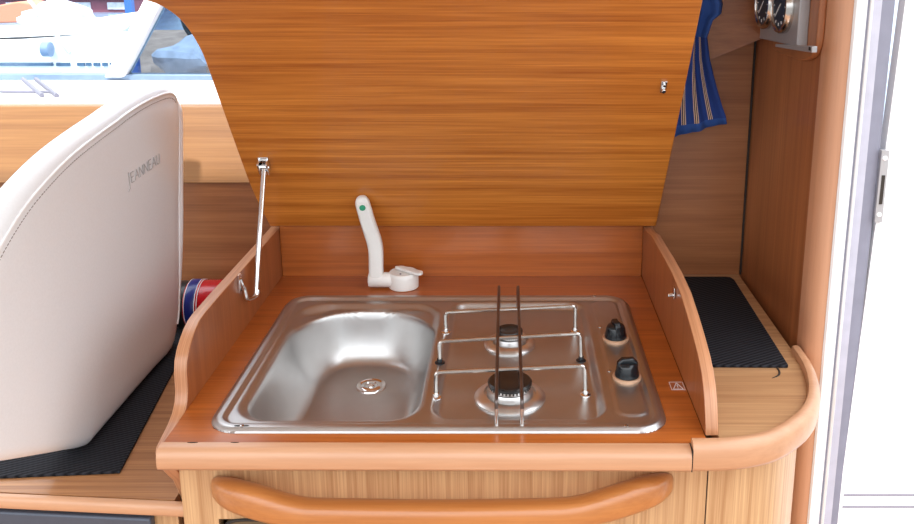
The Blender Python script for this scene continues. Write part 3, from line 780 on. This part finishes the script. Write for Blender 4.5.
for v in bm.verts:
    k = 1+.18*math.sin(v.co.x*5+v.co.z*3)+.1*math.sin(v.co.y*7+v.co.z*6)
    v.co = Vector((-4.15+v.co.x*.30*k, 7.0+v.co.y*.3*k, .06+v.co.z*.13*k))
obj('heaped_cover', bm, M['cover'], bt, smooth=True)
# quay behind
qd = thing('quay_shed', 'long low purple-red shed on the far quay', 'building', (-16, 31, -1.4))
obj('wall', box(-40, -13.5, 30, 34, -1.62, -.92), M['brick'], qd)
obj('roof', prism_x([(29.8, -.93), (34.2, -.93), (32, -.35)], -40, -13.4), M['brick'], qd)
for k in range(4):
    obj('window', box(-18.0+k*1.2, -17.4+k*1.2, 29.96, 30.01, -1.3, -1.05), M['cover'], qd)
obj('quay', box(-45, 20, 29, 60, -1.45, -1.62+.2), M['rock'], kind='structure')
obj('orange_tarpaulin', prism_y(fillet([(-10.6, -.75), (-9.6, -.72), (-9.3, -.44), (-9.9, -.30), (-10.5, -.42)], .15, 4, True), 16.5, 17.2), M['orange'], label='pale orange cover beyond the moored boat', cat='cover', bevel=.03)
obj('blue_post', prism_y([(-4.41, -1.4), (-4.33, -1.4), (-4.33, .6), (-4.41, .6)], 8.9, 8.98), M['bluepaint'], label='blue post beside the slanting window mullion', cat='post')

def blob(name, c, r, m, label, cat, group=None, seed=0, rough=.22, sub=3):
    bm = bmesh.new(); bmesh.ops.create_icosphere(bm, subdivisions=sub, radius=1)
    rnd = random.Random(seed); ks = [(rnd.uniform(2, 5), rnd.uniform(2, 5), rnd.uniform(2, 5), rnd.uniform(0, 6)) for _ in range(4)]
    for v in bm.verts:
        k = 1+rough*sum(math.sin(a*v.co.x+b*v.co.y+d*v.co.z+e) for a, b, d, e in ks)/2.5
        v.co = Vector((c[0]+v.co.x*r[0]*k, c[1]+v.co.y*r[1]*k, c[2]+v.co.z*r[2]*k))
    return obj(name, bm, m, smooth=True, angle=25, label=label, cat=cat, group=group)
g = 'boulders of the breakwater'
obj('ground_bank', prism_x([(9.2, -1.45), (9.2, -1.30), (13.5, -.62), (13.5, -1.45)], -7, 0), M['rock'], kind='structure')
blob('boulder', (-4.52, 9.5, -1.02), (.32, .32, .30), M['rock'], 'pale boulder lowest beside the slanting mullion', 'rock', g, 1)
blob('boulder', (-3.55, 9.6, -.98), (.32, .32, .32), M['rock'], 'broad grey boulder in the middle of the tinted pane', 'rock', g, 2)
blob('boulder', (-4.35, 10.7, -.82), (.46, .38, .34), M['cover'], 'boulder just under the dark bush', 'rock', g, 3)
blob('boulder', (-2.95, 10.5, -.86), (.46, .36, .36), M['rock'], 'boulder half hidden by the edge of the flap', 'rock', g, 4)
blob('boulder', (-3.62, 11.7, -.62), (.40, .40, .30), M['cover'], 'palest boulder high in the tinted pane', 'rock', g, 5)
blob('bush', (-4.55, 12.1, -.36), (.36, .36, .40), M['bush'], 'dark bush behind the slanting mullion', 'bush', None, 6, .35)
blob('bush', (-3.3, 13.0, -.42), (.38, .36, .34), M['bush'], 'dark bush above the boulders near the flap edge', 'bush', None, 7, .35)

# ------------------------------------------------------------------ light
wd = bpy.data.worlds.new('sky'); S.world = wd; wd.use_nodes = True
nt = wd.node_tree; bg = nt.nodes['Background']
tc = nt.nodes.new('ShaderNodeTexCoord'); sp = nt.nodes.new('ShaderNodeSeparateXYZ'); nt.links.new(tc.outputs['Generated'], sp.inputs[0])
rp_ = nt.nodes.new('ShaderNodeValToRGB'); e = rp_.color_ramp.elements
mr = nt.nodes.new('ShaderNodeMapRange'); mr.inputs['From Min'].default_value = -1; mr.inputs['From Max'].default_value = 1
nt.links.new(sp.outputs['Z'], mr.inputs['Value']); nt.links.new(mr.outputs[0], rp_.inputs['Fac'])
e[0].position = .47; e[0].color = (.20, .20, .20, 1); e[1].position = .52; e[1].color = (.42, .44, .46, 1)
for ps_, cl in ((.62, (.62, .65, .68, 1)), (.72, (.95, .98, 1, 1)), (.97, (.9, .96, 1.06, 1))):
    k = e.new(ps_); k.color = cl
nt.links.new(rp_.outputs['Color'], bg.inputs['Color']); bg.inputs['Strength'].default_value = 3.6
sun = bpy.data.lights.new('sun', 'SUN'); sun.energy = 5.; sun.angle = math.radians(4); sun.color = (1, .97, .92)
so_ = bpy.data.objects.new('sun', sun); C.objects.link(so_)
so_.rotation_euler = Vector((.02, .46, -.89)).to_track_quat('-Z', 'Y').to_euler()

S.view_settings.view_transform = 'Standard'; S.view_settings.look = 'None'
S.view_settings.exposure = .0; S.view_settings.gamma = 1; S.view_settings.use_curve_mapping = False
